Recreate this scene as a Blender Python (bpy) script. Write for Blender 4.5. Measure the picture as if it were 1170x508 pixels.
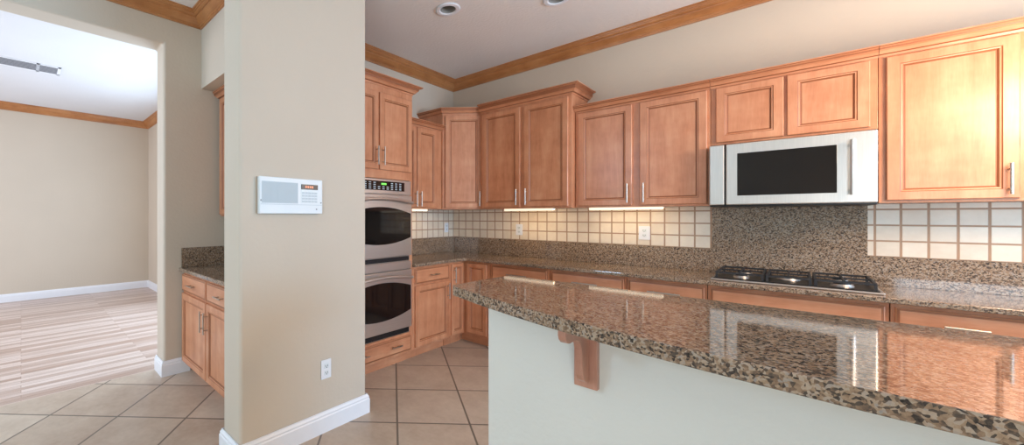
import bpy, bmesh, math, random
from mathutils import Vector, Matrix
random.seed(4)
S = bpy.context.scene
C = S.collection
for o in list(bpy.data.objects):
    bpy.data.objects.remove(o)

# ------------------------------------------------------------------ camera, world, lights, exposure
cd = bpy.data.cameras.new('camera'); cam = bpy.data.objects.new('camera', cd); C.objects.link(cam)
cam.location = (0, 0, 1.36); cam.rotation_euler = (math.pi/2, 0, math.radians(47.36))
cd.sensor_fit = 'HORIZONTAL'; cd.sensor_width = 36; cd.lens = 442/1170*36
cd.shift_x = (585-431)/1170; cd.shift_y = -7/1170; cd.clip_start = .02
S.camera = cam
S.view_settings.view_transform = 'Standard'; S.view_settings.look = 'None'
S.view_settings.gamma = 1; S.view_settings.use_curve_mapping = False
S.view_settings.exposure = 0.0
W = bpy.data.worlds.new('sky'); S.world = W; W.use_nodes = True
W.node_tree.nodes['Background'].inputs[0].default_value = (.6, .8, 1, 1)
W.node_tree.nodes['Background'].inputs[1].default_value = .85

def area(name, loc, rot, sx, sy, power, col):
    l = bpy.data.lights.new(name, 'AREA'); l.shape = 'RECTANGLE'; l.size = sx; l.size_y = sy
    l.energy = power; l.color = col
    o = bpy.data.objects.new(name, l); C.objects.link(o); o.location = loc
    o.rotation_euler = [math.radians(a) for a in rot]
    return o
# daylight through the glazed doors behind the camera, the window of the right wall, the living room windows
area('daylight_behind', (2.2, -3.92, 1.1), (90, 0, 0), 1.9, 1.8, 110, (.80, .90, 1))
area('daylight_kitchen', (3.3, 2.75, 1.55), (90, 0, 90), 2.2, 1.5, 142, (.32, .64, 1))
area('daylight_living_side', (-5.45, 1.74, 1.5), (-90, 0, 0), 2.6, 2.2, 98, (.62, .80, 1))
area('daylight_living_front', (-6.2, -3.92, 1.6), (90, 0, 0), 4.0, 2.4, 125, (.86, .88, 1))
def lamp(name, loc, r, power, col):
    l = bpy.data.lights.new(name, 'POINT'); l.shadow_soft_size = r; l.energy = power; l.color = col
    o = bpy.data.objects.new(name, l); C.objects.link(o); o.location = loc
lamp('hall_fill', (-2.75, -2.1, 2.35), .25, 118, (.46, .72, 1))  # added cool fill light for the hall side, not a fixture of the house
lamp('kitchen_fill', (1.0, 3.05, 2.0), .25, 84, (.97, .70, .50))  # unseen warm fill, added to brighten the kitchen ceiling and upper walls

# ------------------------------------------------------------------ materials
def nodes(name, rough=.5, metal=0, spec=None):
    m = bpy.data.materials.new(name); m.use_nodes = True
    b = m.node_tree.nodes['Principled BSDF']
    b.inputs['Roughness'].default_value = rough; b.inputs['Metallic'].default_value = metal
    if spec is not None: b.inputs['Specular IOR Level'].default_value = spec
    return m, m.node_tree.nodes, m.node_tree.links, b
def lin(r, g, b):
    f = lambda c: (c/255/12.92) if c/255 <= .04045 else ((c/255+.055)/1.055)**2.4
    return (f(r), f(g), f(b), 1)
def ramp(N, stops, interp='LINEAR'):
    r = N.new('ShaderNodeValToRGB'); r.color_ramp.interpolation = interp
    e = r.color_ramp.elements
    while len(e) < len(stops): e.new(.5)
    for k, (p, c) in enumerate(stops): e[k].position = p; e[k].color = c
    return r
def coords(N, L, scale=(1, 1, 1), rot=(0, 0, 0), loc=(0, 0, 0)):
    t = N.new('ShaderNodeTexCoord'); m = N.new('ShaderNodeMapping')
    m.inputs['Scale'].default_value = scale; m.inputs['Rotation'].default_value = rot; m.inputs['Location'].default_value = loc
    L.new(t.outputs['Object'], m.inputs['Vector']); return m
def noise(N, L, vec, scale, detail=4, rough=.55, dist=0):
    n = N.new('ShaderNodeTexNoise'); n.inputs['Scale'].default_value = scale
    n.inputs['Detail'].default_value = detail; n.inputs['Roughness'].default_value = rough; n.inputs['Distortion'].default_value = dist
    L.new(vec.outputs[0], n.inputs['Vector']); return n
def bump(N, L, b, src, strength, dist=.002):
    n = N.new('ShaderNodeBump'); n.inputs['Strength'].default_value = strength; n.inputs['Distance'].default_value = dist
    L.new(src, n.inputs['Height']); L.new(n.outputs[0], b.inputs['Normal']); return n

def plain(name, col, rough=.5, metal=0, var=.04, scale=12):
    m, N, L, b = nodes(name, rough, metal)
    v = coords(N, L); n = noise(N, L, v, scale, 3)
    c0 = tuple(max(0, x*(1-var)) for x in col[:3])+(1,); c1 = tuple(min(1, x*(1+var)) for x in col[:3])+(1,)
    r = ramp(N, [(.3, c0), (.7, c1)]); L.new(n.outputs['Fac'], r.inputs[0]); L.new(r.outputs[0], b.inputs['Base Color'])
    return m
def paint(name, col, rough=.75, b_s=.35):
    m, N, L, b = nodes(name, rough)
    v = coords(N, L); n = noise(N, L, v, 1.4, 2)
    c0 = tuple(x*.985 for x in col[:3])+(1,); c1 = tuple(min(1, x*1.015) for x in col[:3])+(1,)
    r = ramp(N, [(.35, c0), (.65, c1)]); L.new(n.outputs['Fac'], r.inputs[0]); L.new(r.outputs[0], b.inputs['Base Color'])
    n2 = noise(N, L, v, 45, 3, .5); bump(N, L, b, n2.outputs['Fac'], b_s, .003)
    return m
def wood(name, dark, mid, light, axis='z', rough=.38, tint=1.0):
    m, N, L, b = nodes(name, rough)
    sc = {'z': (9, 9, .9), 'x': (.9, 9, 9), 'y': (9, .9, 9)}[axis]
    v = coords(N, L, sc)
    oi = N.new('ShaderNodeObjectInfo'); ad = N.new('ShaderNodeVectorMath'); ad.operation = 'ADD'
    sc2 = N.new('ShaderNodeMath'); sc2.operation = 'MULTIPLY'; sc2.inputs[1].default_value = 17
    L.new(oi.outputs['Random'], sc2.inputs[0]); L.new(v.outputs[0], ad.inputs[0]); L.new(sc2.outputs[0], ad.inputs[1])
    n = noise(N, L, ad, 1.6, 6, .6, .6)
    n2 = noise(N, L, ad, 14, 3, .6)
    v3 = coords(N, L); n3 = noise(N, L, v3, 5, 3, .6)
    mx = N.new('ShaderNodeMix'); mx.data_type = 'FLOAT'; mx.inputs[0].default_value = .25
    L.new(n.outputs['Fac'], mx.inputs[2]); L.new(n2.outputs['Fac'], mx.inputs[3])
    mx2 = N.new('ShaderNodeMix'); mx2.data_type = 'FLOAT'; mx2.inputs[0].default_value = .42
    L.new(mx.outputs[0], mx2.inputs[2]); L.new(n3.outputs['Fac'], mx2.inputs[3])
    r = ramp(N, [(.30, dark), (.5, mid), (.68, light)])
    L.new(mx2.outputs[0], r.inputs[0]); L.new(r.outputs[0], b.inputs['Base Color'])
    b.inputs['Coat Weight'].default_value = .25; b.inputs['Coat Roughness'].default_value = .25
    return m
wd, wm, wl = lin(172, 106, 70), lin(201, 136, 98), lin(217, 160, 122)
M = {}
M['wood_v'] = wood('maple vertical grain', wd, wm, wl, 'z')
M['wood_x'] = wood('maple horizontal grain', wd, wm, wl, 'x')
M['glaze'] = plain('brown glaze', lin(150, 92, 58), .45)
cr = (lin(150, 92, 50), lin(182, 122, 72), lin(204, 148, 96))
M['crown_x'] = wood('crown oak along x', *cr, 'x'); M['crown_y'] = wood('crown oak along y', *cr, 'y')
M['corbel'] = wood('corbel wood', lin(160, 106, 86), lin(190, 138, 114), lin(208, 160, 138), 'z')
M['wall'] = paint('cream wall paint', lin(205, 192, 174))
M['half_wall'] = paint('off white wall paint', lin(224, 222, 212), .8, .8)
M['ceil'] = paint('ceiling paint', lin(236, 230, 224), .9, 1.0)
M['ceil_living'] = paint('living room ceiling paint', lin(222, 222, 224), .9, .6)
M['white'] = plain('white semi gloss trim', lin(236, 238, 242), .35, var=.01)
M['plastic'] = plain('white plastic', lin(226, 232, 234), .4, var=.01)
M['plastic_grey'] = plain('pale grey plastic', lin(196, 206, 210), .5, var=.01)
M['baffle'] = plain('grey ribbed baffle', lin(150, 146, 140), .5)
M['dark'] = plain('dark slot', lin(30, 30, 32), .5)
M['black'] = plain('black enamel', lin(20, 20, 22), .3)
M['nickel'] = plain('brushed nickel', lin(186, 178, 168), .32, 1)
M['vent'] = plain('vent grey', lin(150, 152, 158), .6)
M['iron'] = plain('cast iron', lin(38, 38, 40), .55)

def steel(name, col, axis):
    m, N, L, b = nodes(name, .34, .85)
    v = coords(N, L, {'x': (1, 60, 60), 'z': (60, 60, 1)}[axis]); n = noise(N, L, v, 6, 3)
    r = ramp(N, [(.3, tuple(x*.9 for x in col[:3])+(1,)), (.7, col)]); L.new(n.outputs['Fac'], r.inputs[0]); L.new(r.outputs[0], b.inputs['Base Color'])
    return m
M['steel'] = steel('stainless steel', lin(206, 198, 190), 'x')
M['steel_v'] = steel('stainless steel upright', lin(216, 214, 208), 'z')
m, N, L, b = nodes('oven glass', .06); b.inputs['Base Color'].default_value = lin(16, 15, 16); M['glass'] = m
v = coords(N, L); n = noise(N, L, v, 3, 2); r = ramp(N, [(0, lin(12, 11, 12)), (1, lin(24, 21, 21))]); L.new(n.outputs['Fac'], r.inputs[0]); L.new(r.outputs[0], b.inputs['Base Color'])

def granite(name, cols, scale=1.0):
    m, N, L, b = nodes(name, .05); b.inputs['IOR'].default_value = 1.52
    v = coords(N, L)
    nz = noise(N, L, v, 30*scale, 2)
    mixv = N.new('ShaderNodeMix'); mixv.data_type = 'VECTOR'; mixv.inputs[0].default_value = .02
    L.new(v.outputs[0], mixv.inputs[4]); L.new(nz.outputs['Color'], mixv.inputs[5])
    vo = N.new('ShaderNodeTexVoronoi'); vo.inputs['Scale'].default_value = 190*scale
    L.new(mixv.outputs[1], vo.inputs['Vector'])
    sep = N.new('ShaderNodeSeparateColor'); L.new(vo.outputs['Color'], sep.inputs[0])
    big = noise(N, L, v, 70*scale, 4, .7)
    mx = N.new('ShaderNodeMix'); mx.data_type = 'FLOAT'; mx.inputs[0].default_value = .52
    L.new(sep.outputs[0], mx.inputs[2]); L.new(big.outputs['Fac'], mx.inputs[3])
    r = ramp(N, [(p, c) for p, c in cols], 'LINEAR')
    L.new(mx.outputs[0], r.inputs[0]); L.new(r.outputs[0], b.inputs['Base Color'])
    return m
G = [(.22, lin(40, 36, 34)), (.34, lin(84, 72, 62)), (.44, lin(130, 104, 82)), (.56, lin(156, 130, 104)), (.66, lin(174, 154, 132)), (.80, lin(138, 132, 126))]
M['granite'] = granite('brown granite', G)

def tiles(name, ca, cb, cg, pu, pv, grout, axes, offs, rough, rot=0, bs=.4):
    """square tiles on a plane: axes picks which object coordinates span it"""
    m, N, L, b = nodes(name, rough)
    t = N.new('ShaderNodeTexCoord'); s = N.new('ShaderNodeSeparateXYZ')
    mp = N.new('ShaderNodeMapping'); mp.inputs['Rotation'].default_value = (0, 0, rot); L.new(t.outputs['Object'], mp.inputs['Vector']); L.new(mp.outputs[0], s.inputs[0])
    fr = []; ids = []
    for ax, p, o in zip(axes, (pu, pv), offs):
        a = N.new('ShaderNodeMath'); a.operation = 'SUBTRACT'; a.inputs[1].default_value = o; L.new(s.outputs[ax], a.inputs[0])
        d = N.new('ShaderNodeMath'); d.operation = 'DIVIDE'; d.inputs[1].default_value = p; L.new(a.outputs[0], d.inputs[0])
        f = N.new('ShaderNodeMath'); f.operation = 'FRACT'; L.new(d.outputs[0], f.inputs[0])
        fl = N.new('ShaderNodeMath'); fl.operation = 'FLOOR'; L.new(d.outputs[0], fl.inputs[0]); ids.append(fl)
        c = N.new('ShaderNodeMath'); c.operation = 'SUBTRACT'; c.inputs[1].default_value = .5; L.new(f.outputs[0], c.inputs[0])
        ab = N.new('ShaderNodeMath'); ab.operation = 'ABSOLUTE'; L.new(c.outputs[0], ab.inputs[0])
        e = N.new('ShaderNodeMath'); e.operation = 'SUBTRACT'; e.inputs[0].default_value = .5; L.new(ab.outputs[0], e.inputs[1])
        g = N.new('ShaderNodeMath'); g.operation = 'MULTIPLY'; g.inputs[1].default_value = p; L.new(e.outputs[0], g.inputs[0]); fr.append(g)
    mn = N.new('ShaderNodeMath'); mn.operation = 'MINIMUM'; L.new(fr[0].outputs[0], mn.inputs[0]); L.new(fr[1].outputs[0], mn.inputs[1])
    mr = N.new('ShaderNodeMapRange'); mr.inputs['From Min'].default_value = grout*.35; mr.inputs['From Max'].default_value = grout*.7; L.new(mn.outputs[0], mr.inputs['Value'])
    cx = N.new('ShaderNodeCombineXYZ'); L.new(ids[0].outputs[0], cx.inputs[0]); L.new(ids[1].outputs[0], cx.inputs[1])
    wn = N.new('ShaderNodeTexWhiteNoise'); wn.noise_dimensions = '3D'; L.new(cx.outputs[0], wn.inputs['Vector'])
    v = coords(N, L); n1 = noise(N, L, v, 4.5, 6, .65); n2 = noise(N, L, v, 30, 3)
    m1 = N.new('ShaderNodeMix'); m1.data_type = 'FLOAT'; m1.inputs[0].default_value = .25; L.new(n1.outputs['Fac'], m1.inputs[2]); L.new(wn.outputs['Value'], m1.inputs[3])
    m2 = N.new('ShaderNodeMix'); m2.data_type = 'FLOAT'; m2.inputs[0].default_value = .2; L.new(m1.outputs[0], m2.inputs[2]); L.new(n2.outputs['Fac'], m2.inputs[3])
    r = ramp(N, [(.32, ca), (.66, cb)]); L.new(m2.outputs[0], r.inputs[0])
    fin = N.new('ShaderNodeMix'); fin.data_type = 'RGBA'; L.new(mr.outputs[0], fin.inputs[0]); fin.inputs[6].default_value = cg; L.new(r.outputs[0], fin.inputs[7])
    L.new(fin.outputs[2], b.inputs['Base Color']); bump(N, L, b, mr.outputs[0], bs, .002)
    return m
q = 2**.5
M['floor_tile'] = tiles('diagonal floor tile', lin(176, 154, 134), lin(204, 186, 166), lin(112, 100, 88), .475*1, .495, .012, (0, 1), (.027, 2.555), .33, -math.pi/4, .3)
M['splash_back'] = tiles('cream wall tile', lin(222, 206, 184), lin(242, 230, 210), lin(172, 136, 106), .1015, .1015, .010, (0, 2), (-2.501, 1.10), .4)
M['splash_left'] = tiles('cream wall tile side', lin(222, 206, 184), lin(242, 230, 210), lin(172, 136, 106), .1015, .1015, .010, (1, 2), (.02, 1.10), .4)

def woodfloor():
    m, N, L, b = nodes('laminate strip floor', .28)
    v = coords(N, L, (1, 1, 1), (0, 0, math.pi/2))
    br = N.new('ShaderNodeTexBrick'); br.offset = .37; br.inputs['Scale'].default_value = 1
    br.inputs['Brick Width'].default_value = 2.4; br.inputs['Row Height'].default_value = .058; br.inputs['Mortar Size'].default_value = .0015
    br.inputs['Color1'].default_value = lin(170, 138, 120); br.inputs['Color2'].default_value = lin(220, 200, 188); br.inputs['Mortar'].default_value = lin(160, 126, 106)
    br.inputs['Bias'].default_value = .1
    L.new(v.outputs[0], br.inputs['Vector'])
    v2 = coords(N, L, (9, .7, 1)); n = noise(N, L, v2, 4, 4)
    mx = N.new('ShaderNodeMix'); mx.data_type = 'RGBA'; mx.blend_type = 'MULTIPLY'; mx.inputs[0].default_value = .6
    r = ramp(N, [(.3, (.72, .66, .62, 1)), (.6, (1, 1, 1, 1))]); L.new(n.outputs['Fac'], r.inputs[0])
    L.new(br.outputs['Color'], mx.inputs[6]); L.new(r.outputs[0], mx.inputs[7]); L.new(mx.outputs[2], b.inputs['Base Color'])
    return m
M['wood_floor'] = woodfloor()
def emit(name, col, s):
    m, N, L, b = nodes(name, .4); b.inputs['Base Color'].default_value = col
    b.inputs['Emission Color'].default_value = col; b.inputs['Emission Strength'].default_value = s; return m
M['lamp_lens'] = emit('warm lamp lens', (1, .76, .45, 1), 15)
M['lamp_diffuser'] = emit('warm lamp diffuser', (1, .86, .64, 1), 1.0)
M['amber'] = emit('amber display', lin(225, 140, 100), .35)
M['green'] = emit('green display', lin(120, 220, 90), .8)

# ------------------------------------------------------------------ mesh helpers
class MB:
    def __init__(s): s.v = []; s.f = []; s.m = []
    def add(s, vs, fs, mi=0):
        o = len(s.v); s.v += [tuple(p) for p in vs]; s.f += [tuple(i+o for i in f) for f in fs]; s.m += [mi]*len(fs); return s
    def box(s, x0, x1, y0, y1, z0, z1, mi=0, ch=0):
        if ch <= 0:
            vs = [(x, y, z) for z in (z0, z1) for y in (y0, y1) for x in (x0, x1)]
            return s.add(vs, [(0, 2, 3, 1), (4, 5, 7, 6), (0, 1, 5, 4), (2, 6, 7, 3), (0, 4, 6, 2), (1, 3, 7, 5)], mi)
        bm = bmesh.new(); bmesh.ops.create_cube(bm, size=1)
        for v in bm.verts: v.co = Vector(((x0+x1)/2+v.co.x*(x1-x0), (y0+y1)/2+v.co.y*(y1-y0), (z0+z1)/2+v.co.z*(z1-z0)))
        bmesh.ops.bevel(bm, geom=bm.edges[:], offset=ch, segments=2, affect='EDGES', profile=.5)
        bm.verts.index_update()
        s.add([v.co[:] for v in bm.verts], [[v.index for v in f.verts] for f in bm.faces], mi); bm.free(); return s
    def cyl(s, p0, p1, r, n=12, mi=0, r1=None):
        p0 = Vector(p0); p1 = Vector(p1); d = (p1-p0).normalized(); a = d.orthogonal().normalized(); b = d.cross(a)
        r1 = r if r1 is None else r1
        vs = []
        for p, rr in ((p0, r), (p1, r1)):
            for k in range(n):
                t = 2*math.pi*k/n; vs.append(p+a*rr*math.cos(t)+b*rr*math.sin(t))
        fs = [(k, (k+1) % n, n+(k+1) % n, n+k) for k in range(n)]+[tuple(range(n-1, -1, -1)), tuple(range(n, 2*n))]
        return s.add(vs, fs, mi)
    def rings(s, rects, mi_list):
        """rects: list of (x0,x1,z0,z1,y) rectangles lofted together, first and last capped"""
        vs = []
        for x0, x1, z0, z1, y in rects: vs += [(x0, y, z0), (x1, y, z0), (x1, y, z1), (x0, y, z1)]
        o = len(s.v); s.v += vs
        s.f.append(tuple(o+k for k in (3, 2, 1, 0))); s.m.append(mi_list[0])
        for r in range(len(rects)-1):
            for k in range(4):
                s.f.append((o+r*4+k, o+r*4+(k+1) % 4, o+(r+1)*4+(k+1) % 4, o+(r+1)*4+k)); s.m.append(mi_list[r])
        e = o+(len(rects)-1)*4; s.f.append((e, e+1, e+2, e+3)); s.m.append(mi_list[-1]); return s
    def prism(s, pts, z0, z1, mi=0):
        n = len(pts); vs = [(x, y, z0) for x, y in pts]+[(x, y, z1) for x, y in pts]
        return s.add(vs, [tuple(range(n-1, -1, -1)), tuple(range(n, 2*n))]+[(k, (k+1) % n, n+(k+1) % n, n+k) for k in range(n)], mi)
    def extr(s, pts, axis, a0, a1, mi=0):
        """outline in the plane normal to axis ('x': pts are (y,z); 'y': pts are (x,z)), extruded along it"""
        n = len(pts)
        P = (lambda p, a: (a, p[0], p[1])) if axis == 'x' else (lambda p, a: (p[0], a, p[1]))
        vs = [P(p, a0) for p in pts]+[P(p, a1) for p in pts]
        return s.add(vs, [tuple(range(n-1, -1, -1)), tuple(range(n, 2*n))]+[(k, (k+1) % n, n+(k+1) % n, n+k) for k in range(n)], mi)
    def sweep(s, path, prof, mi=0, closed=False):
        """sweep profile (offset to the right of travel, z) along an xy path, mitred"""
        n = len(path); P = [Vector(p) for p in path]; offs = []
        for i in range(n):
            ds = []
            if i > 0 or closed: ds.append((P[i]-P[i-1]).normalized())
            if i < n-1 or closed: ds.append((P[(i+1) % n]-P[i]).normalized())
            ns = [Vector((d.y, -d.x)) for d in ds]
            if len(ns) == 1: offs.append(ns[0])
            else:
                b = (ns[0]+ns[1]); b = b/b.length; offs.append(b/max(.2, b.dot(ns[0])))
        k = len(prof); vs = []
        for i in range(n):
            for o_, z in prof: vs.append((P[i].x+offs[i].x*o_, P[i].y+offs[i].y*o_, z))
        fs = []
        for i in range(n if closed else n-1):
            j = (i+1) % n
            for a in range(k):
                b_ = (a+1) % k; fs.append((i*k+a, i*k+b_, j*k+b_, j*k+a))
        if not closed: fs += [tuple(range(k-1, -1, -1)), tuple((n-1)*k+a for a in range(k))]
        return s.add(vs, fs, mi)
    def rot(s, ang, loc=(0, 0, 0)):
        mt = Matrix.Translation(loc) @ Matrix.Rotation(ang, 4, 'Z'); s.v = [tuple(mt @ Vector(p)) for p in s.v]; return s
    def build(s, name, mats, parent=None, smooth=False, bev=0):
        me = bpy.data.meshes.new(name); me.from_pydata(s.v, [], s.f)
        if not isinstance(mats, (list, tuple)): mats = [mats]
        for mm in mats: me.materials.append(mm if not isinstance(mm, str) else M[mm])
        for p, i in zip(me.polygons, s.m): p.material_index = i
        bm = bmesh.new(); bm.from_mesh(me); bmesh.ops.recalc_face_normals(bm, faces=bm.faces[:])
        if smooth:
            for f in bm.faces: f.smooth = True
            for e in bm.edges:
                if len(e.link_faces) == 2 and e.calc_face_angle() > .6: e.smooth = False
        bm.to_mesh(me); bm.free(); me.update()
        o = bpy.data.objects.new(name, me); C.objects.link(o)
        if parent: o.parent = parent
        if bev:
            md = o.modifiers.new('edge', 'BEVEL'); md.width = bev; md.segments = 4; md.limit_method = 'ANGLE'; md.angle_limit = math.radians(60); md.harden_normals = False
        return o
def empty(name, loc, rz=0):
    o = bpy.data.objects.new(name, None); C.objects.link(o); o.location = loc; o.rotation_euler = (0, 0, rz); o.empty_display_size = .1; return o
def tag(o, label, cat, group=None):
    o['label'] = label; o['category'] = cat
    if group: o['group'] = group
    return o
def struct(o, label=None, cat=None):
    o['kind'] = 'structure'
    if label: o['label'] = label; o['category'] = cat
    return o
def copy_tree(o, parent=None):
    c = o.copy(); C.objects.link(c)
    if parent: c.parent = parent
    for ch in list(o.children): copy_tree(ch, c)
    return c
PI = math.pi

# ------------------------------------------------------------------ the room
HC, KC = 3.155, 3.072      # ceiling of hall and living room, ceiling of kitchen
XE = 3.4                   # right wall
fl = MB().box(-3.87, XE+.1, -4.1, 4.2, -.08, 0).build('floor', 'floor_tile'); struct(fl, 'beige stone look floor tiles laid diagonally with dark grout', 'floor')
lf = MB().box(-8.6, -3.87, -4.1, 1.92, -.08, 0).build('floor', 'wood_floor'); struct(lf, 'light narrow strip wood floor of the room beyond the opening', 'floor')
k = MB().box(-2.15, XE+.1, -4.1, 1.78, KC, KC+.2); HH = [(-1.955, 2.595), (-1.28, 3.10)]; hs = .066
xs = sorted([-3.12, XE+.1]+[x+d_ for x, y in HH for d_ in (-hs, hs)])
for a_, b_ in zip(xs, xs[1:]):        # slab strips with a square cut-out over each recessed light
    hole = [y for x, y in HH if abs((a_+b_)/2-x) < hs]
    ys = [1.78]+[v for y in hole for v in (y-hs, y+hs)]+[4.2]
    for i_ in range(0, len(ys), 2): k.box(a_, b_, ys[i_], ys[i_+1], KC, KC+.2)
struct(k.build('ceiling', 'ceil'), 'textured pale grey kitchen ceiling', 'ceiling')
struct(MB().box(-3.88, -2.15, -4.1, 1.8, HC, HC+.12).build('ceiling', 'ceil'), 'pale ceiling over the hall', 'ceiling')
struct(MB().box(-8.6, -3.88, -4.1, 1.92, HC, HC+.12).build('ceiling', 'ceil_living'), 'cool white ceiling of the room beyond the opening', 'ceiling')
struct(MB().box(-3.12, XE+.1, 4.1, 4.2, 0, KC).build('wall_back', 'wall'), 'cream back wall of the kitchen above and behind the cabinets', 'wall')
struct(MB().box(-3.12, -3.005, 1.8, 4.1, 0, KC).build('wall_left', 'wall'), 'cream kitchen side wall behind the oven cabinet', 'wall')
struct(MB().box(-2.26, -2.03, .865, 1.765, 0, HC).build('wall_middle', 'wall', bev=.02), 'beige wall end standing between hall nook and kitchen', 'wall')
n = MB().box(-3.65, -2.262, 1.68, 1.8, 0, HC); n.box(-3.649, -2.262, 1.2, 1.679, 2.511, HC-.001)
struct(n.build('wall_nook', 'wall'), 'cream wall and soffit of the hall cabinet nook', 'wall')
# wall with the wide opening to the living room (outline in y,z)
op = [(-4.0, 0), (-.95, 0), (-.95, 2.83), (.89, 2.83), (.89, 0), (1.8, 0), (1.8, HC), (-4.0, HC)]
struct(MB().extr(op, 'x', -3.87, -3.65).build('wall_hall', 'wall', bev=.022), 'cream wall with a wide rounded opening to the next room', 'wall')
struct(MB().box(-8.6, -8.49, -4.1, 1.92, 0, HC).build('wall_far', 'wall'), 'cream far wall seen through the opening', 'wall')
def pierced(name, x0, x1, y0, y1, holes, axis, H):
    """wall box with rectangular window holes (a0,a1,z0,z1) along axis"""
    mb = MB(); a0, a1 = (x0, x1) if axis == 'x' else (y0, y1)
    def bx(p, q_, z0, z1):
        if axis == 'x': mb.box(p, q_, y0, y1, z0, z1)
        else: mb.box(x0, x1, p, q_, z0, z1)
    cur = a0
    for h0, h1, z0, z1 in holes:
        bx(cur, h0, 0, H)
        if z0 > 0: bx(h0, h1, 0, z0)
        bx(h0, h1, z1, H); cur = h1
    bx(cur, a1, 0, H); return mb.build(name, 'wall')
struct(pierced('wall_living', -8.49, -3.87, 1.81, 1.92, [(-6.75, -4.15, .4, 2.6)], 'x', HC), 'cream side wall of the room beyond the opening', 'wall')
struct(pierced('wall_front', -8.6, XE+.1, -4.1, -4.0, [(-8.2, -4.2, .4, 2.8), (1.2, 3.2, .15, 2.05)], 'x', KC), 'cream wall behind the camera', 'wall')
struct(pierced('wall_right', XE, XE+.1, -4.0, 4.1, [(1.65, 3.85, .8, 2.3)], 'y', KC), 'cream wall at the right end', 'wall')
def window(n_, c, w, z0, z1, axis, th=.05):
    mb = MB(); f = .05
    def bx(a0, a1, p, q_, mi=0, t=th):
        if axis == 'x': mb.box(c[0]+a0, c[0]+a1, c[1]-t/2, c[1]+t/2, p, q_, mi)
        else: mb.box(c[0]-t/2, c[0]+t/2, c[1]+a0, c[1]+a1, p, q_, mi)
    bx(-w/2, -w/2+f, z0, z1); bx(w/2-f, w/2, z0, z1); bx(-w/2+f, w/2-f, z0, z0+f); bx(-w/2+f, w/2-f, z1-f, z1); bx(-.03, .03, z0+f, z1-f)
    return struct(mb.build('window_%d' % n_, 'white'), 'white framed window opening letting daylight in', 'window')
window(1, (2.2, -4.05), 2.0, .15, 2.05, 'x')
window(2, (XE+.05, 2.75), 2.2, .8, 2.3, 'y')
window(3, (-5.45, 1.87), 2.6, .4, 2.6, 'x'); window(4, (-6.2, -4.05), 4.0, .4, 2.8, 'x')

# crown mouldings and baseboards
def crown_prof(top, h=.112, d=.115):
    return [(0, top-h), (.014, top-h), (.016, top-h+.012), (.024, top-h+.014), (.026, top-h+.020), (.036, top-h+.026), (.054, top-h+.044), (.068, top-h+.060), (.070, top-h+.070),
            (.080, top-h+.072), (.090, top-h+.082), (.092, top-h+.090), (d-.014, top-h+.092), (d-.012, top-.012), (d, top-.010), (d, top), (0, top)]
tn = [0]
def trim(path, prof, mats, label):
    tn[0] += 1; mb = MB()
    for i in range(len(path)-1):
        pass
    mb.sweep(path, prof)
    # grain follows the run: faces along x use material 0, along y material 1
    o = mb.build('trim_%d' % tn[0], mats)
    if len(mats) > 1:
        kk = len(prof); seg = 0
        for p in o.data.polygons:
            vs = [o.data.vertices[i].co for i in p.vertices]
            dx = max(v.x for v in vs)-min(v.x for v in vs); dy = max(v.y for v in vs)-min(v.y for v in vs)
            p.material_index = 0 if dx > dy else 1
    return struct(o, label, 'trim')
trim([(-3.005, 1.8), (-3.005, 4.1), (XE, 4.1), (XE, -4.0)], crown_prof(KC), ['crown_x', 'crown_y'], 'oak crown moulding around the kitchen ceiling')
trim([(-3.65, -4.0), (-3.65, 1.2), (-2.262, 1.2)], crown_prof(HC), ['crown_x', 'crown_y'], 'oak crown moulding of the hall above the opening')
trim([(-8.49, -4.0), (-8.49, 1.81), (-3.87, 1.81)], crown_prof(HC), ['crown_x', 'crown_y'], 'oak crown moulding in the room beyond the opening')
bp = [(0, 0), (.016, 0), (.016, .095), (.012, .102), (.013, .112), (.007, .122), (.005, .13), (0, .13)]
def base(name, path, label):
    return struct(MB().sweep(path, bp).build(name, 'white'), label, 'baseboard')
base('baseboard_middle', [(-2.262, 1.03), (-2.262, .863), (-2.028, .863), (-2.028, 1.767), (-2.2, 1.767)], 'white moulded baseboard around the wall end')
base('baseboard_hall', [(-3.87, .888), (-3.648, .888), (-3.648, 1.10)], 'white baseboard wrapping the jamb of the opening')
base('baseboard_far', [(-8.49, -4.0), (-8.49, 1.81), (-3.88, 1.81)], 'white baseboard along the far room walls')

# ------------------------------------------------------------------ cabinets
T = .02
def door_mb(x0, x1, z0, z1, fr=.058):
    g = fr
    R = [(x0, x1, z0, z1, 0), (x0, x1, z0, z1, -T+.004), (x0+.004, x1-.004, z0+.004, z1-.004, -T),
         (x0+g-.010, x1-g+.010, z0+g-.010, z1-g+.010, -T), (x0+g-.006, x1-g+.006, z0+g-.006, z1-g+.006, -T+.003),
         (x0+g, x1-g, z0+g, z1-g, -T+.004), (x0+g+.006, x1-g-.006, z0+g+.006, z1-g-.006, -T+.011),
         (x0+g+.010, x1-g-.010, z0+g+.010, z1-g-.010, -T+.011)]
    return MB().rings(R, [0, 0, 0, 1, 0, 1, 1, 0])
def drawer_mb(x0, x1, z0, z1):
    R = [(x0, x1, z0, z1, 0), (x0, x1, z0, z1, -T+.006), (x0+.004, x1-.004, z0+.004, z1-.004, -T+.003),
         (x0+.014, x1-.014, z0+.014, z1-.014, -T+.001), (x0+.018, x1-.018, z0+.018, z1-.018, -T)]
    return MB().rings(R, [0, 0, 1, 0, 0])
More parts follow.
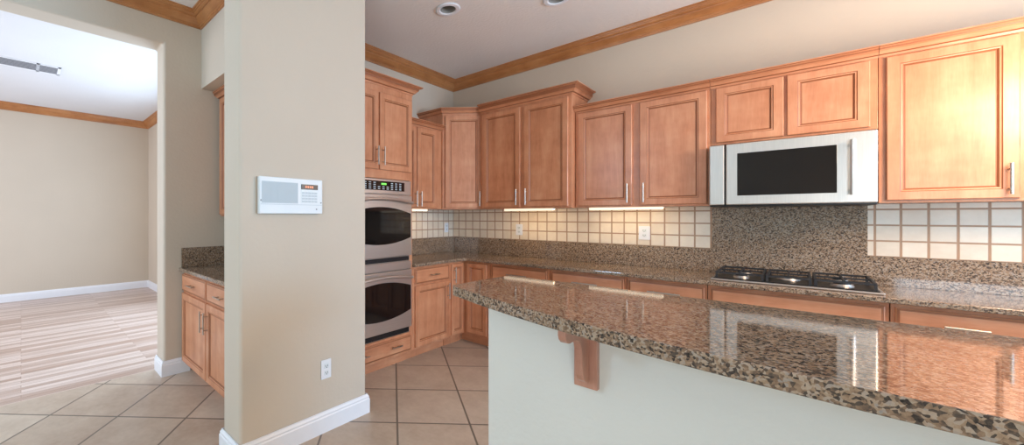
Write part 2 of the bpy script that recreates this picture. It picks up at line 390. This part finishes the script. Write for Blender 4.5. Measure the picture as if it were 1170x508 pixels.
def handle(parent, x, z, ln=.16, vert=True, y=-T):
    mb = MB(); s = .03
    a, b_ = ((x, y-s, z-ln/2), (x, y-s, z+ln/2)) if vert else ((x-ln/2, y-s, z), (x+ln/2, y-s, z))
    mb.cyl(a, b_, .006, 12)
    for t in (-ln*.32, ln*.32):
        p = (x, y, z+t) if vert else (x+t, y, z); q_ = (p[0], y-s, p[2]); mb.cyl(p, q_, .0045, 10)
    o = mb.build('handle', 'nickel', parent, True); o['label'] = 'brushed nickel bar pull'; return o
def add_door(t, x0, x1, z0, z1, hx=None, hz=None, name='door', ln=.16):
    """frame-and-panel door as a child object, its pull a sub-part. hx: 'l' or 'r' side of the pull"""
    d = door_mb(x0, x1, z0, z1).build(name, ['wood_v', 'glaze'], t)
    if hx: handle(d, x0+.03 if hx == 'l' else x1-.03, hz, ln)
    return d
def add_drawer(t, x0, x1, z0, z1, ln=.13, pull=True):
    d = drawer_mb(x0, x1, z0, z1).build('drawer', ['wood_x', 'glaze'], t)
    if pull: handle(d, (x0+x1)/2, (z0+z1)/2, ln, False)
    return d
def cab_crown(t, path, z, h=.062, d=.062):
    pr = [(0, z-h), (.006, z-h), (.010, z-h+.012), (.022, z-h+.016), (.034, z-h+.032), (.044, z-h+.038), (.048, z-.016), (d-.004, z-.012), (d, z-.006), (d, z), (0, z)]
    mb = MB().sweep(path, pr); o = mb.build('crown', ['wood_x', 'glaze'], t)
    k_ = len(pr)
    for i, p in enumerate(o.data.polygons):
        if i % k_ in (2, 5, 7) and i < (len(path)-1)*k_: p.material_index = 1
    return o
def body(t, w, dpt, h, z0=0):
    return MB().box(0, w, 0, dpt, z0, h, ch=.002).build('cabinet_body', 'wood_v', t)
def wall_cabinet(name, loc, rz, w, dpt, h, doors, label, crown=None, group=None):
    """loc = left front bottom corner; local -y is the front"""
    t = empty(name, loc, rz); tag(t, label, 'cabinet', group)
    body(t, w, dpt, h)
    for d in doors: add_door(t, *d)
    if crown: cab_crown(t, crown, h+.055)
    return t
def base_cabinet(name, loc, rz, w, dpt, drawers, doors, label, toe=.075, h=.884):
    t = empty(name, loc, rz); tag(t, label, 'cabinet')
    MB().box(0, w, 0, dpt, .10, h, ch=.002).build('cabinet_body', 'wood_v', t)
    MB().box(0, w, toe, dpt-.01, 0, .10).build('toe_kick', 'wood_x', t)
    for d in drawers: add_drawer(t, *d)
    for d in doors: add_door(t, *d)
    return t

# --- oven tower (faces +x: local x runs along world +y)
TW, TX = .86, -2.45
t = empty('oven_cabinet', (TX, 1.84, 0), PI/2); tag(t, 'tall wooden cabinet holding the double wall oven', 'cabinet')
o_ = MB()
o_.box(0, .045, 0, .545, .1, 2.495); o_.box(TW-.035, TW, 0, .545, .1, 2.495); o_.box(.045, TW-.035, .525, .545, .1, 2.495)
o_.box(.045, TW-.035, 0, .525, .1, .285); o_.box(.045, TW-.035, 0, .525, 1.69, 2.495)
o_.build('cabinet_body', 'wood_v', t)
MB().box(0, TW, .07, .545, 0, .1).build('toe_kick', 'wood_x', t)
add_door(t, .04, .418, 1.765, 2.43, 'r', 1.88); add_door(t, .432, TW-.018, 1.765, 2.43, 'l', 1.88)
dr = drawer_mb(.045, TW-.03, .125, .262).build('drawer', ['wood_x', 'glaze'], t)
handle(dr, .22, .20, .13, False); handle(dr, .62, .20, .13, False)
cab_crown(t, [(0, 0), (TW, 0), (TW, .54)][::1], 2.565, .075, .075)

# --- double wall oven
ov = empty('double_wall_oven', (TX, 1.84, 0), PI/2); tag(ov, 'stainless steel double wall oven with two bowed dark windows', 'oven')
x0, x1 = .05, TW-.04
MB().box(x0, x1, -.004, .5, .29, 1.685, ch=.002).build('oven_body', 'steel', ov)
cp = MB().box(x0, x1, -.022, -.004, 1.555, 1.683, ch=.003).build('control_panel', 'steel', ov)
MB().box(x0+.06, x1-.09, -.026, -.022, 1.585, 1.665, ch=.001).build('control_glass', 'glass', cp)
g = MB(); g.box(.44, .50, -.0275, -.026, 1.632, 1.648)
g.build('clock_display', 'green', cp)
for i in range(11):
    kb = MB()
    for j in range(4):
        xx = .14+i*.052
        if 8 > i > 4 and j > 1: continue
        kb.box(xx, xx+.026, -.0272, -.026, 1.594+j*.017, 1.601+j*.017)
    kb.build('touch_button', 'plastic_grey', cp)
def oven_door(z0, z1, wz0, wz1):
    d = MB().box(x0, x1, -.034, -.004, z0, z1, ch=.005).build('oven_door', 'steel', ov)
    w = x1-x0; pts = []; n_ = 20; a, b_ = x0+.02, x1-.018
    for i in range(n_+1):
        s_ = i/n_; pts.append((a+(b_-a)*s_, wz1-.055+.055*(1-(2*s_-1)**2)))
    for i in range(n_+1):
        s_ = 1-i/n_; pts.append((a+(b_-a)*s_, wz0+.055-.055*(1-(2*s_-1)**2)))
    MB().extr(pts, 'y', -.037, -.034).build('oven_window', 'glass', d)
    hb = MB(); prev = None; hz = z1-.055
    for i in range(17):
        s_ = i/16; p = (x0+.03+(w-.06)*s_, -.072, hz-.012+.03*(1-(2*s_-1)**2))
        if prev: hb.cyl(prev, p, .014, 10)
        prev = p
    for xx in (x0+.05, x1-.05): hb.cyl((xx, -.034, hz-.008), (xx, -.072, hz-.008), .010, 10)
    hb.build('oven_handle', 'steel', d, True)
    return d
oven_door(1.003, 1.548, 1.115, 1.44)
oven_door(.348, .875, .455, .785)
for z0, z1 in ((.958, .994), (.298, .342)):
    vg = MB().box(x0+.015, x1-.02, -.016, -.004, z0, z1, ch=.002).build('vent_grille', 'black', ov)
    sl = MB()
    for i in range(3): sl.box(x0+.02, x1-.025, -.019, -.016, z0+.006+i*(z1-z0-.012)/3, z0+.010+i*(z1-z0-.012)/3)
    sl.build('vent_slat', 'dark', vg)
MB().box(x0, x1, -.026, -.004, .882, .952, ch=.003).build('steel_panel', 'steel', ov)

# --- wall cabinets
wall_cabinet('wall_cabinet', (-2.69, 2.703, 1.44), PI/2, .745, .315, .865,
             [(.012, .318, .014, .85, 'r', .10), (.33, .645, .014, .85, 'l', .10)],
             'short narrow wall cabinet tucked between oven cabinet and corner', [(0, 0), (.745, 0)])
# diagonal corner
t = empty('corner_wall_cabinet', (-2.675, 3.452, 1.44), math.radians(45.2)); tag(t, 'diagonal wall cabinet filling the kitchen corner', 'cabinet')
inv = Matrix.Rotation(-math.radians(45.2), 2)
def loc(px_, py_): v = inv @ Vector((px_+2.675, py_-3.452)); return (v.x, v.y)
poly = [loc(-2.675, 3.452), loc(-2.355, 3.775), loc(-2.355, 4.097), loc(-3.002, 4.097), loc(-3.002, 3.452)]
MB().prism(poly, 0, 1.055).build('cabinet_body', 'wood_v', t)
add_door(t, .028, .428, .015, 1.035, 'r', .115)
cab_crown(t, [loc(-3.002, 3.452), loc(-2.675, 3.452), loc(-2.355, 3.775), loc(-2.355, 3.80)], 1.115, .066, .06)
wall_cabinet('wall_cabinet', (-2.352, 3.71, 1.44), 0, .955, .387, 1.06,
             [(.03, .462, .015, 1.02, 'r', .115), (.50, .925, .015, 1.02, 'l', .115)],
             'tallest two door wall cabinet right of the corner, with projecting crown')
cab_crown(bpy.data.objects['wall_cabinet.001'], [(0, 0), (.955, 0), (.955, .387)], 1.128, .085, .075)
wall_cabinet('wall_cabinet', (-1.394, 3.785, 1.44), 0, .955, .312, .875,
             [(.027, .455, .015, .86, 'r', .115), (.51, .937, .015, .86, 'l', .115)],
             'lower two door wall cabinet left of the microwave', [(0, 0), (.955, 0)])
wall_cabinet('wall_cabinet', (-.437, 3.785, 1.885), 0, .765, .312, .43,
             [(.03, .375, .015, .415, None), (.39, .735, .015, .415, None)],
             'short wall cabinet directly above the microwave', [(0, 0), (.765, 0)])
wall_cabinet('wall_cabinet', (.33, 3.785, 1.44), 0, .915, .312, .875,
             [(.027, .445, .015, .86, 'r', .115), (.47, .89, .015, .86, 'l', .115)],
             'two door wall cabinet right of the microwave', [(0, 0), (.915, 0)])

# --- base cabinets
base_cabinet('base_cabinet', (-2.45, 2.703, 0), PI/2, .566, .54, [(.03, .545, .72, .862)], [(.03, .545, .122, .70, 'r', .60)],
             'base cabinet with one drawer beside the oven cabinet')
t = empty('corner_base_cabinet', (-2.45, 3.54, 0)); tag(t, 'inside corner base cabinet with two narrow doors', 'cabinet')
MB().prism([(0, -.268), (0, 0), (.315, 0), (.315, .55), (-.545, .55), (-.545, -.268)], .10, .884).build('cabinet_body', 'wood_v', t)
MB().prism([(-.07, -.268), (-.07, .06), (.315, .06), (.315, .54), (-.54, .54), (-.54, -.268)], 0, .10).build('toe_kick', 'wood_x', t)
d = door_mb(0, .205, .122, .862, .045).rot(PI/2, (0, -.245, 0)).build('door', ['wood_v', 'glaze'], t)
hh = MB(); hh.cyl((.05, -.215, .67), (.05, -.215, .83), .006); hh.cyl((.02, -.215, .70), (.05, -.215, .70), .0045); hh.cyl((.02, -.215, .80), (.05, -.215, .80), .0045)
hh.build('handle', 'nickel', d, True)['label'] = 'brushed nickel bar pull'
d = door_mb(.045, .285, .122, .862, .05).build('door', ['wood_v', 'glaze'], t)
for xa, w, dr_, lb in ((-2.13, .603, (.02, .583), 'drawer base cabinet nearest the inside corner'),
                       (-1.523, .603, (.016, .589), 'middle drawer base cabinet of the back run'),
                       (-.916, .487, (.012, .475), 'drawer base cabinet just left of the cooktop')):
    a, b_ = dr_
    base_cabinet('base_cabinet', (xa, 3.54, 0), 0, w, .55, [(a, b_, .72, .862, .2)], [(a, w/2-.004, .122, .70, 'r', .60), (w/2+.004, b_, .122, .70, 'l', .60)], lb)
base_cabinet('base_cabinet', (-.425, 3.54, 0), 0, .77, .55, [(.015, .755, .72, .862, .2, False)], [(.015, .382, .122, .70, 'r', .60), (.39, .755, .122, .70, 'l', .60)], 'base cabinet underneath the cooktop')
base_cabinet('base_cabinet', (.349, 3.54, 0), 0, .9, .55, [(.015, .442, .72, .862), (.458, .885, .72, .862)], [(.015, .442, .122, .70, 'r', .60), (.458, .885, .122, .70, 'l', .60)], 'base cabinet right of the cooktop')

# --- kitchen countertop (L) with granite upstand
ct = empty('kitchen_countertop', (-2.45, 3.54, .885)); tag(ct, 'brown speckled granite countertop running round the kitchen corner', 'countertop')
def rel(pts): return [(x+2.45, y-3.54) for x, y in pts]
MB().prism(rel([(-3.0, 2.704), (-2.412, 2.704), (-2.412, 3.47), (-2.392, 3.492), (1.25, 3.492), (1.25, 4.095), (-3.0, 4.095)]), 0, .03).build('worktop', 'granite', ct, bev=.006)
MB().box(-.55, -.53, -.835, .535, .031, .215).build('upstand', 'granite', ct)['label'] = 'low granite upstand on the side wall'
bs = MB().extr([(-.53, .031), (3.70, .031), (3.70, .215), (2.762, .215), (2.762, .553), (1.986, .553), (1.986, .215), (-.53, .215)], 'y', .54, .556)
bs.build('upstand', 'granite', ct)['label'] = 'granite upstand rising to full height behind the cooktop'
ts = MB()
ts.box(-2.99, -.464, 4.085, 4.099, 1.101, 1.439, 0)
ts.box(.312, 1.25, 4.085, 4.099, 1.101, 1.439, 0)
ts.box(-3.004, -2.99, 2.704, 4.099, 1.101, 1.439, 1)
tag(ts.build('tile_backsplash', ['splash_back', 'splash_left']), 'cream square wall tiles with tan grout under the cabinets', 'backsplash')

# --- nook cabinets in the hall
NF = 1.045
nb = base_cabinet('base_cabinet', (-3.632, NF, 0), 0, 1.35, .62, [(.012, .595, .72, .862), (.612, 1.2, .72, .862)],
                  [(.012, .595, .112, .70, 'r', .56), (.612, 1.2, .112, .70, 'l', .56)], 'hall base cabinet in the nook beside the opening')
nt = empty('nook_countertop', (-3.648, 1.01, .885)); tag(nt, 'dark brown granite countertop on the hall nook cabinet', 'countertop')
MB().box(0, 1.366, 0, .665, 0, .03).build('worktop', 'granite', nt, bev=.006)
MB().box(0, .018, .02, .665, .031, .20).build('upstand', 'granite', nt)
MB().box(.019, 1.366, .647, .665, .031, .20).build('upstand', 'granite', nt)
wall_cabinet('wall_cabinet', (-3.60, 1.356, 1.36), 0, 1.318, .32, 1.095,
             [(.012, .60, .015, 1.07, 'r', .115), (.62, 1.2, .015, 1.07, 'l', .115)], 'wall cabinet in the hall nook, mostly hidden by the wall end')
cab_crown(bpy.data.objects['wall_cabinet.005'], [(0, .32), (0, 0), (1.318, 0)], 1.145, .075, .06)

# ------------------------------------------------------------------ island bar
def arc(x, y0): return y0+2.94-math.sqrt(max(0, 2.94**2-(x-.3)**2))
isl = MB().prism([(-.86, 1.405), (1.7, 1.405), (1.7, 1.60), (-.86, 1.60)], 0, 1.026).build('wall_island', 'half_wall', bev=.012)
struct(isl, 'off white textured half wall carrying the granite bar top', 'wall')
pts = [(-.985, 1.70), (-.985, 1.36)]
XS = [-.965, -.93, -.88]+[-.8+.1*i for i in range(23)]
pts = [(-.965, 1.785), (-.975, 1.765), (-1.0, 1.385), (-.998, 1.358), (-.985, 1.342), (-.965, 1.328)]
front = [(x, arc(x, 1.047)) for x in [-.93]+[-.85+.1*i for i in range(24)]]
pts += front+[(1.56, 1.345), (1.585, 1.375), (1.585, 1.75), (1.565, 1.775), (-.95, 1.79)]
bt = MB().prism(pts, 1.027, 1.067).build('bar_countertop', 'granite', bev=.004)
tag(bt, 'brown speckled granite bar top with curved front edge on the half wall', 'countertop')
# corbel
cb = empty('corbel', (-.478, 1.404, .79)); tag(cb, 'carved wooden corbel bracket under the granite bar top', 'bracket')
MB().box(-.036, .036, -.022, 0, 0, .236, ch=.002).build('back_plate', 'corbel', cb)
prof = [(-.022, .236), (-.205, .236), (-.213, .226), (-.214, .212), (-.208, .198), (-.196, .188), (-.180, .184), (-.150, .184), (-.125, .182), (-.105, .174), (-.092, .160), (-.086, .142), (-.084, .110), (-.082, .080), (-.077, .058), (-.066, .040), (-.050, .029), (-.034, .024), (-.022, .023)]
MB().extr(prof, 'x', -.012, .012).build('scroll_bracket', 'corbel', cb, bev=.003)

# ------------------------------------------------------------------ microwave and cooktop
mw = empty('microwave', (-.435, 3.70, 1.43)); tag(mw, 'stainless over the range microwave between the wall cabinets', 'microwave')
MB().box(0, .755, .025, .375, 0, .44, ch=.003).build('microwave_body', 'black', mw)
MB().box(0, .082, -.012, .025, .012, .44, ch=.006).build('side_panel', 'steel_v', mw)
md = MB().box(.090, .755, -.012, .025, .012, .44, ch=.006).build('microwave_door', 'steel_v', mw)
MB().box(.150, .60, -.015, -.012, .075, .37, ch=.001).build('door_window', 'glass', md)
hb = MB(); hb.cyl((.66, -.05, .06), (.66, -.05, .39), .011, 12); hb.cyl((.66, -.012, .09), (.66, -.05, .09), .008); hb.cyl((.66, -.012, .36), (.66, -.05, .36), .008)
hb.build('door_handle', 'steel_v', md, True)
ck = empty('cooktop', (-.415, 3.565, .916)); tag(ck, 'black gas cooktop with steel rim set in the granite', 'cooktop')
MB().box(0, .75, 0, .49, 0, .012, ch=.004).build('rim', 'steel', ck)
MB().box(.015, .735, .018, .475, .0121, .018, ch=.002).build('cooking_surface', 'black', ck)
for bx_, by_, rr in ((.15, .13, .042), (.15, .36, .05), (.375, .25, .058), (.60, .13, .05), (.60, .36, .042)):
    bo = MB().cyl((bx_, by_, .018), (bx_, by_, .032), rr, 20, 0, rr*.9).build('burner', 'steel', ck, True)
    MB().cyl((bx_, by_, .0321), (bx_, by_, .040), rr*.72, 20).build('burner_cap', 'iron', bo, True)
for gx0, gx1 in ((.025, .265), (.275, .475), (.485, .725)):
    gm = MB()
    for y in (.03, .455): gm.box(gx0, gx1, y-.006, y+.006, .048, .06)
    for x in (gx0+.006, gx1-.006): gm.box(x-.006, x+.006, .03, .455, .048, .06)
    cxm = (gx0+gx1)/2; gm.box(cxm-.005, cxm+.005, .03, .455, .05, .06); gm.box(gx0, gx1, .238, .248, .05, .06)
    for x in (gx0+.006, gx1-.006):
        for y in (.03, .455): gm.box(x-.006, x+.006, y-.006, y+.006, .018, .048)
    gm.build('grate', 'iron', ck)

# ------------------------------------------------------------------ wall things
def outlet(loc_, rz, label, w=.076, h=.12):
    t = empty('wall_outlet', loc_, rz); tag(t, label, 'outlet')
    MB().box(-w/2, w/2, -.006, 0, -h/2, h/2, ch=.002).build('cover_plate', 'white', t)
    for s in (-1, 1):
        r = MB().box(-.017, .017, -.009, -.0061, s*.021-.015, s*.021+.015, ch=.001).build('socket', 'plastic', t)
        sl = MB(); sl.box(-.009, -.006, -.0097, -.0091, s*.021-.004, s*.021+.006); sl.box(.006, .009, -.0097, -.0091, s*.021-.004, s*.021+.006); sl.cyl((0, -.0091, s*.021-.009), (0, -.0097, s*.021-.009), .003, 8)
        sl.build('socket_slot', 'dark', r)
    return t
outlet((-2.028, 1.424, .393), PI/2, 'white duplex outlet low on the wall end, above its baseboard')
outlet((-2.098, 4.084, 1.213), 0, 'white outlet on tiles below the tallest wall cabinet')
outlet((-.922, 4.084, 1.213), 0, 'white outlet on tiles below the cabinet left of the microwave', .085)
outlet((-2.988, 3.93, 1.22), PI/2, 'white outlet on the side wall tiles beside the kitchen corner')

ic = empty('intercom_panel', (-2.028, .962, 1.375), PI/2); tag(ic, 'white wall intercom with speaker grille and small dark display', 'intercom')
MB().box(0, .415, -.032, 0, 0, .208, ch=.005).build('housing', 'plastic', ic)
sg = MB()
sg.box(.012, .240, -.0335, -.0321, .060, .182)
for i in range(36): sg.box(.016+i*.0062, .0185+i*.0062, -.0348, -.0335, .064, .178)
sg.build('speaker_grille', 'plastic_grey', ic)
dp = MB().box(.262, .378, -.036, -.0321, .146, .176, ch=.001).build('display', 'black', ic)
am = MB()
for i in range(4): am.box(.288+i*.015, .299+i*.015, -.0368, -.0361, .154, .168)
am.build('display_lights', 'amber', dp)
kp = MB(); kp.box(.262, .378, -.0335, -.0321, .062, .138)
kp = kp.build('keypad', 'plastic', ic)
bt_ = MB()
for i in range(5):
    for j in range(4): bt_.box(.267+i*.022, .285+i*.022, -.0352, -.0336, .068+j*.017, .079+j*.017)
bt_.build('keypad_buttons', 'plastic_grey', kp)
MB().box(.006, .409, -.0332, -.0321, .052, .055).build('seam', 'plastic_grey', ic)
MB().cyl((.37, -.0321, .028), (.37, -.0332, .028), .005, 12).build('round_badge', 'vent', ic)
for x, z in ((.007, .075), (.402, .068)): MB().cyl((x, -.0321, z), (x, -.0352, z), .004, 10).build('screw', 'vent', ic)

# ceiling vent in the living room
vt = empty('ceiling_vent', (-6.2, .0, HC)); tag(vt, 'pale rectangular air vent in the ceiling beyond the opening', 'vent')
fr = MB(); a0, a1, b0, b1 = -.165, .165, -.36, .36
fr.box(a0, a1, b0, b0+.03, -.006, -.001); fr.box(a0, a1, b1-.03, b1, -.006, -.001); fr.box(a0, a0+.03, b0, b1, -.006, -.001); fr.box(a1-.03, a1, b0, b1, -.006, -.001); fr.box(a0, a1, .135, .165, -.006, -.001)
fr.build('vent_frame', 'white', vt)
MB().box(a0+.03, a1-.03, b0+.03, b1-.03, -.004, -.0012).build('vent_backing', 'dark', vt)
sl = MB()
for i in range(6): sl.box(a0+.035+i*.045, a0+.062+i*.045, b0+.03, b1-.03, -.007, -.0042)
sl.build('vent_slats', 'vent', vt)

# recessed ceiling lights
def can(x, y, label):
    t = empty('recessed_light', (x, y, KC)); tag(t, label, 'ceiling light', 'recessed lights in the kitchen ceiling')
    def lathe(pr, n=32):
        mb = MB(); vs = []
        for r, z in pr:
            for k_ in range(n): vs.append((r*math.cos(2*PI*k_/n), r*math.sin(2*PI*k_/n), z))
        fs = [(i*n+k_, i*n+(k_+1) % n, (i+1)*n+(k_+1) % n, (i+1)*n+k_) for i in range(len(pr)-1) for k_ in range(n)]
        return mb.add(vs, fs)
    lathe([(.062, -.001), (.099, -.001), (.101, -.005), (.094, -.011), (.070, -.012), (.062, -.006), (.062, -.001)]).build('trim_ring', 'white', t, True)
    lathe([(.062, -.004), (.060, .05), (.058, .115), (.001, .116)]).build('baffle', 'baffle', t, True)
    lathe([(.050, .11), (.050, .07), (.044, .055), (.025, .045), (.001, .042)]).build('lamp_bulb', 'plastic', t, True)
    return t
can(-1.955, 2.595, 'round white recessed ceiling light nearest the corner, fully visible')
can(-1.28, 3.10, 'round white recessed ceiling light cut by the picture top')

# under cabinet lights
def strip(loc_, rz, ln, label):
    t = empty('under_cabinet_light', loc_, rz); tag(t, label, 'light')
    MB().box(0, ln, -.020, .03, -.0085, -.001, ch=.002).build('housing', 'white', t)
    MB().box(.002, ln-.002, -.030, -.0202, -.023, -.001, ch=.002).build('front_diffuser', 'lamp_diffuser', t)
    MB().box(.01, ln-.01, -.018, .028, -.0125, -.0087).build('lens', 'lamp_lens', t)
    return t
strip((-2.13, 3.84, 1.44), 0, .52, 'lit warm strip light under the tallest wall cabinet')
strip((-1.30, 3.87, 1.44), 0, .56, 'lit warm strip light under the cabinet left of the microwave')
strip((-2.80, 2.95, 1.44), PI/2, .36, 'lit warm strip light under the narrow cabinet beside the ovens')
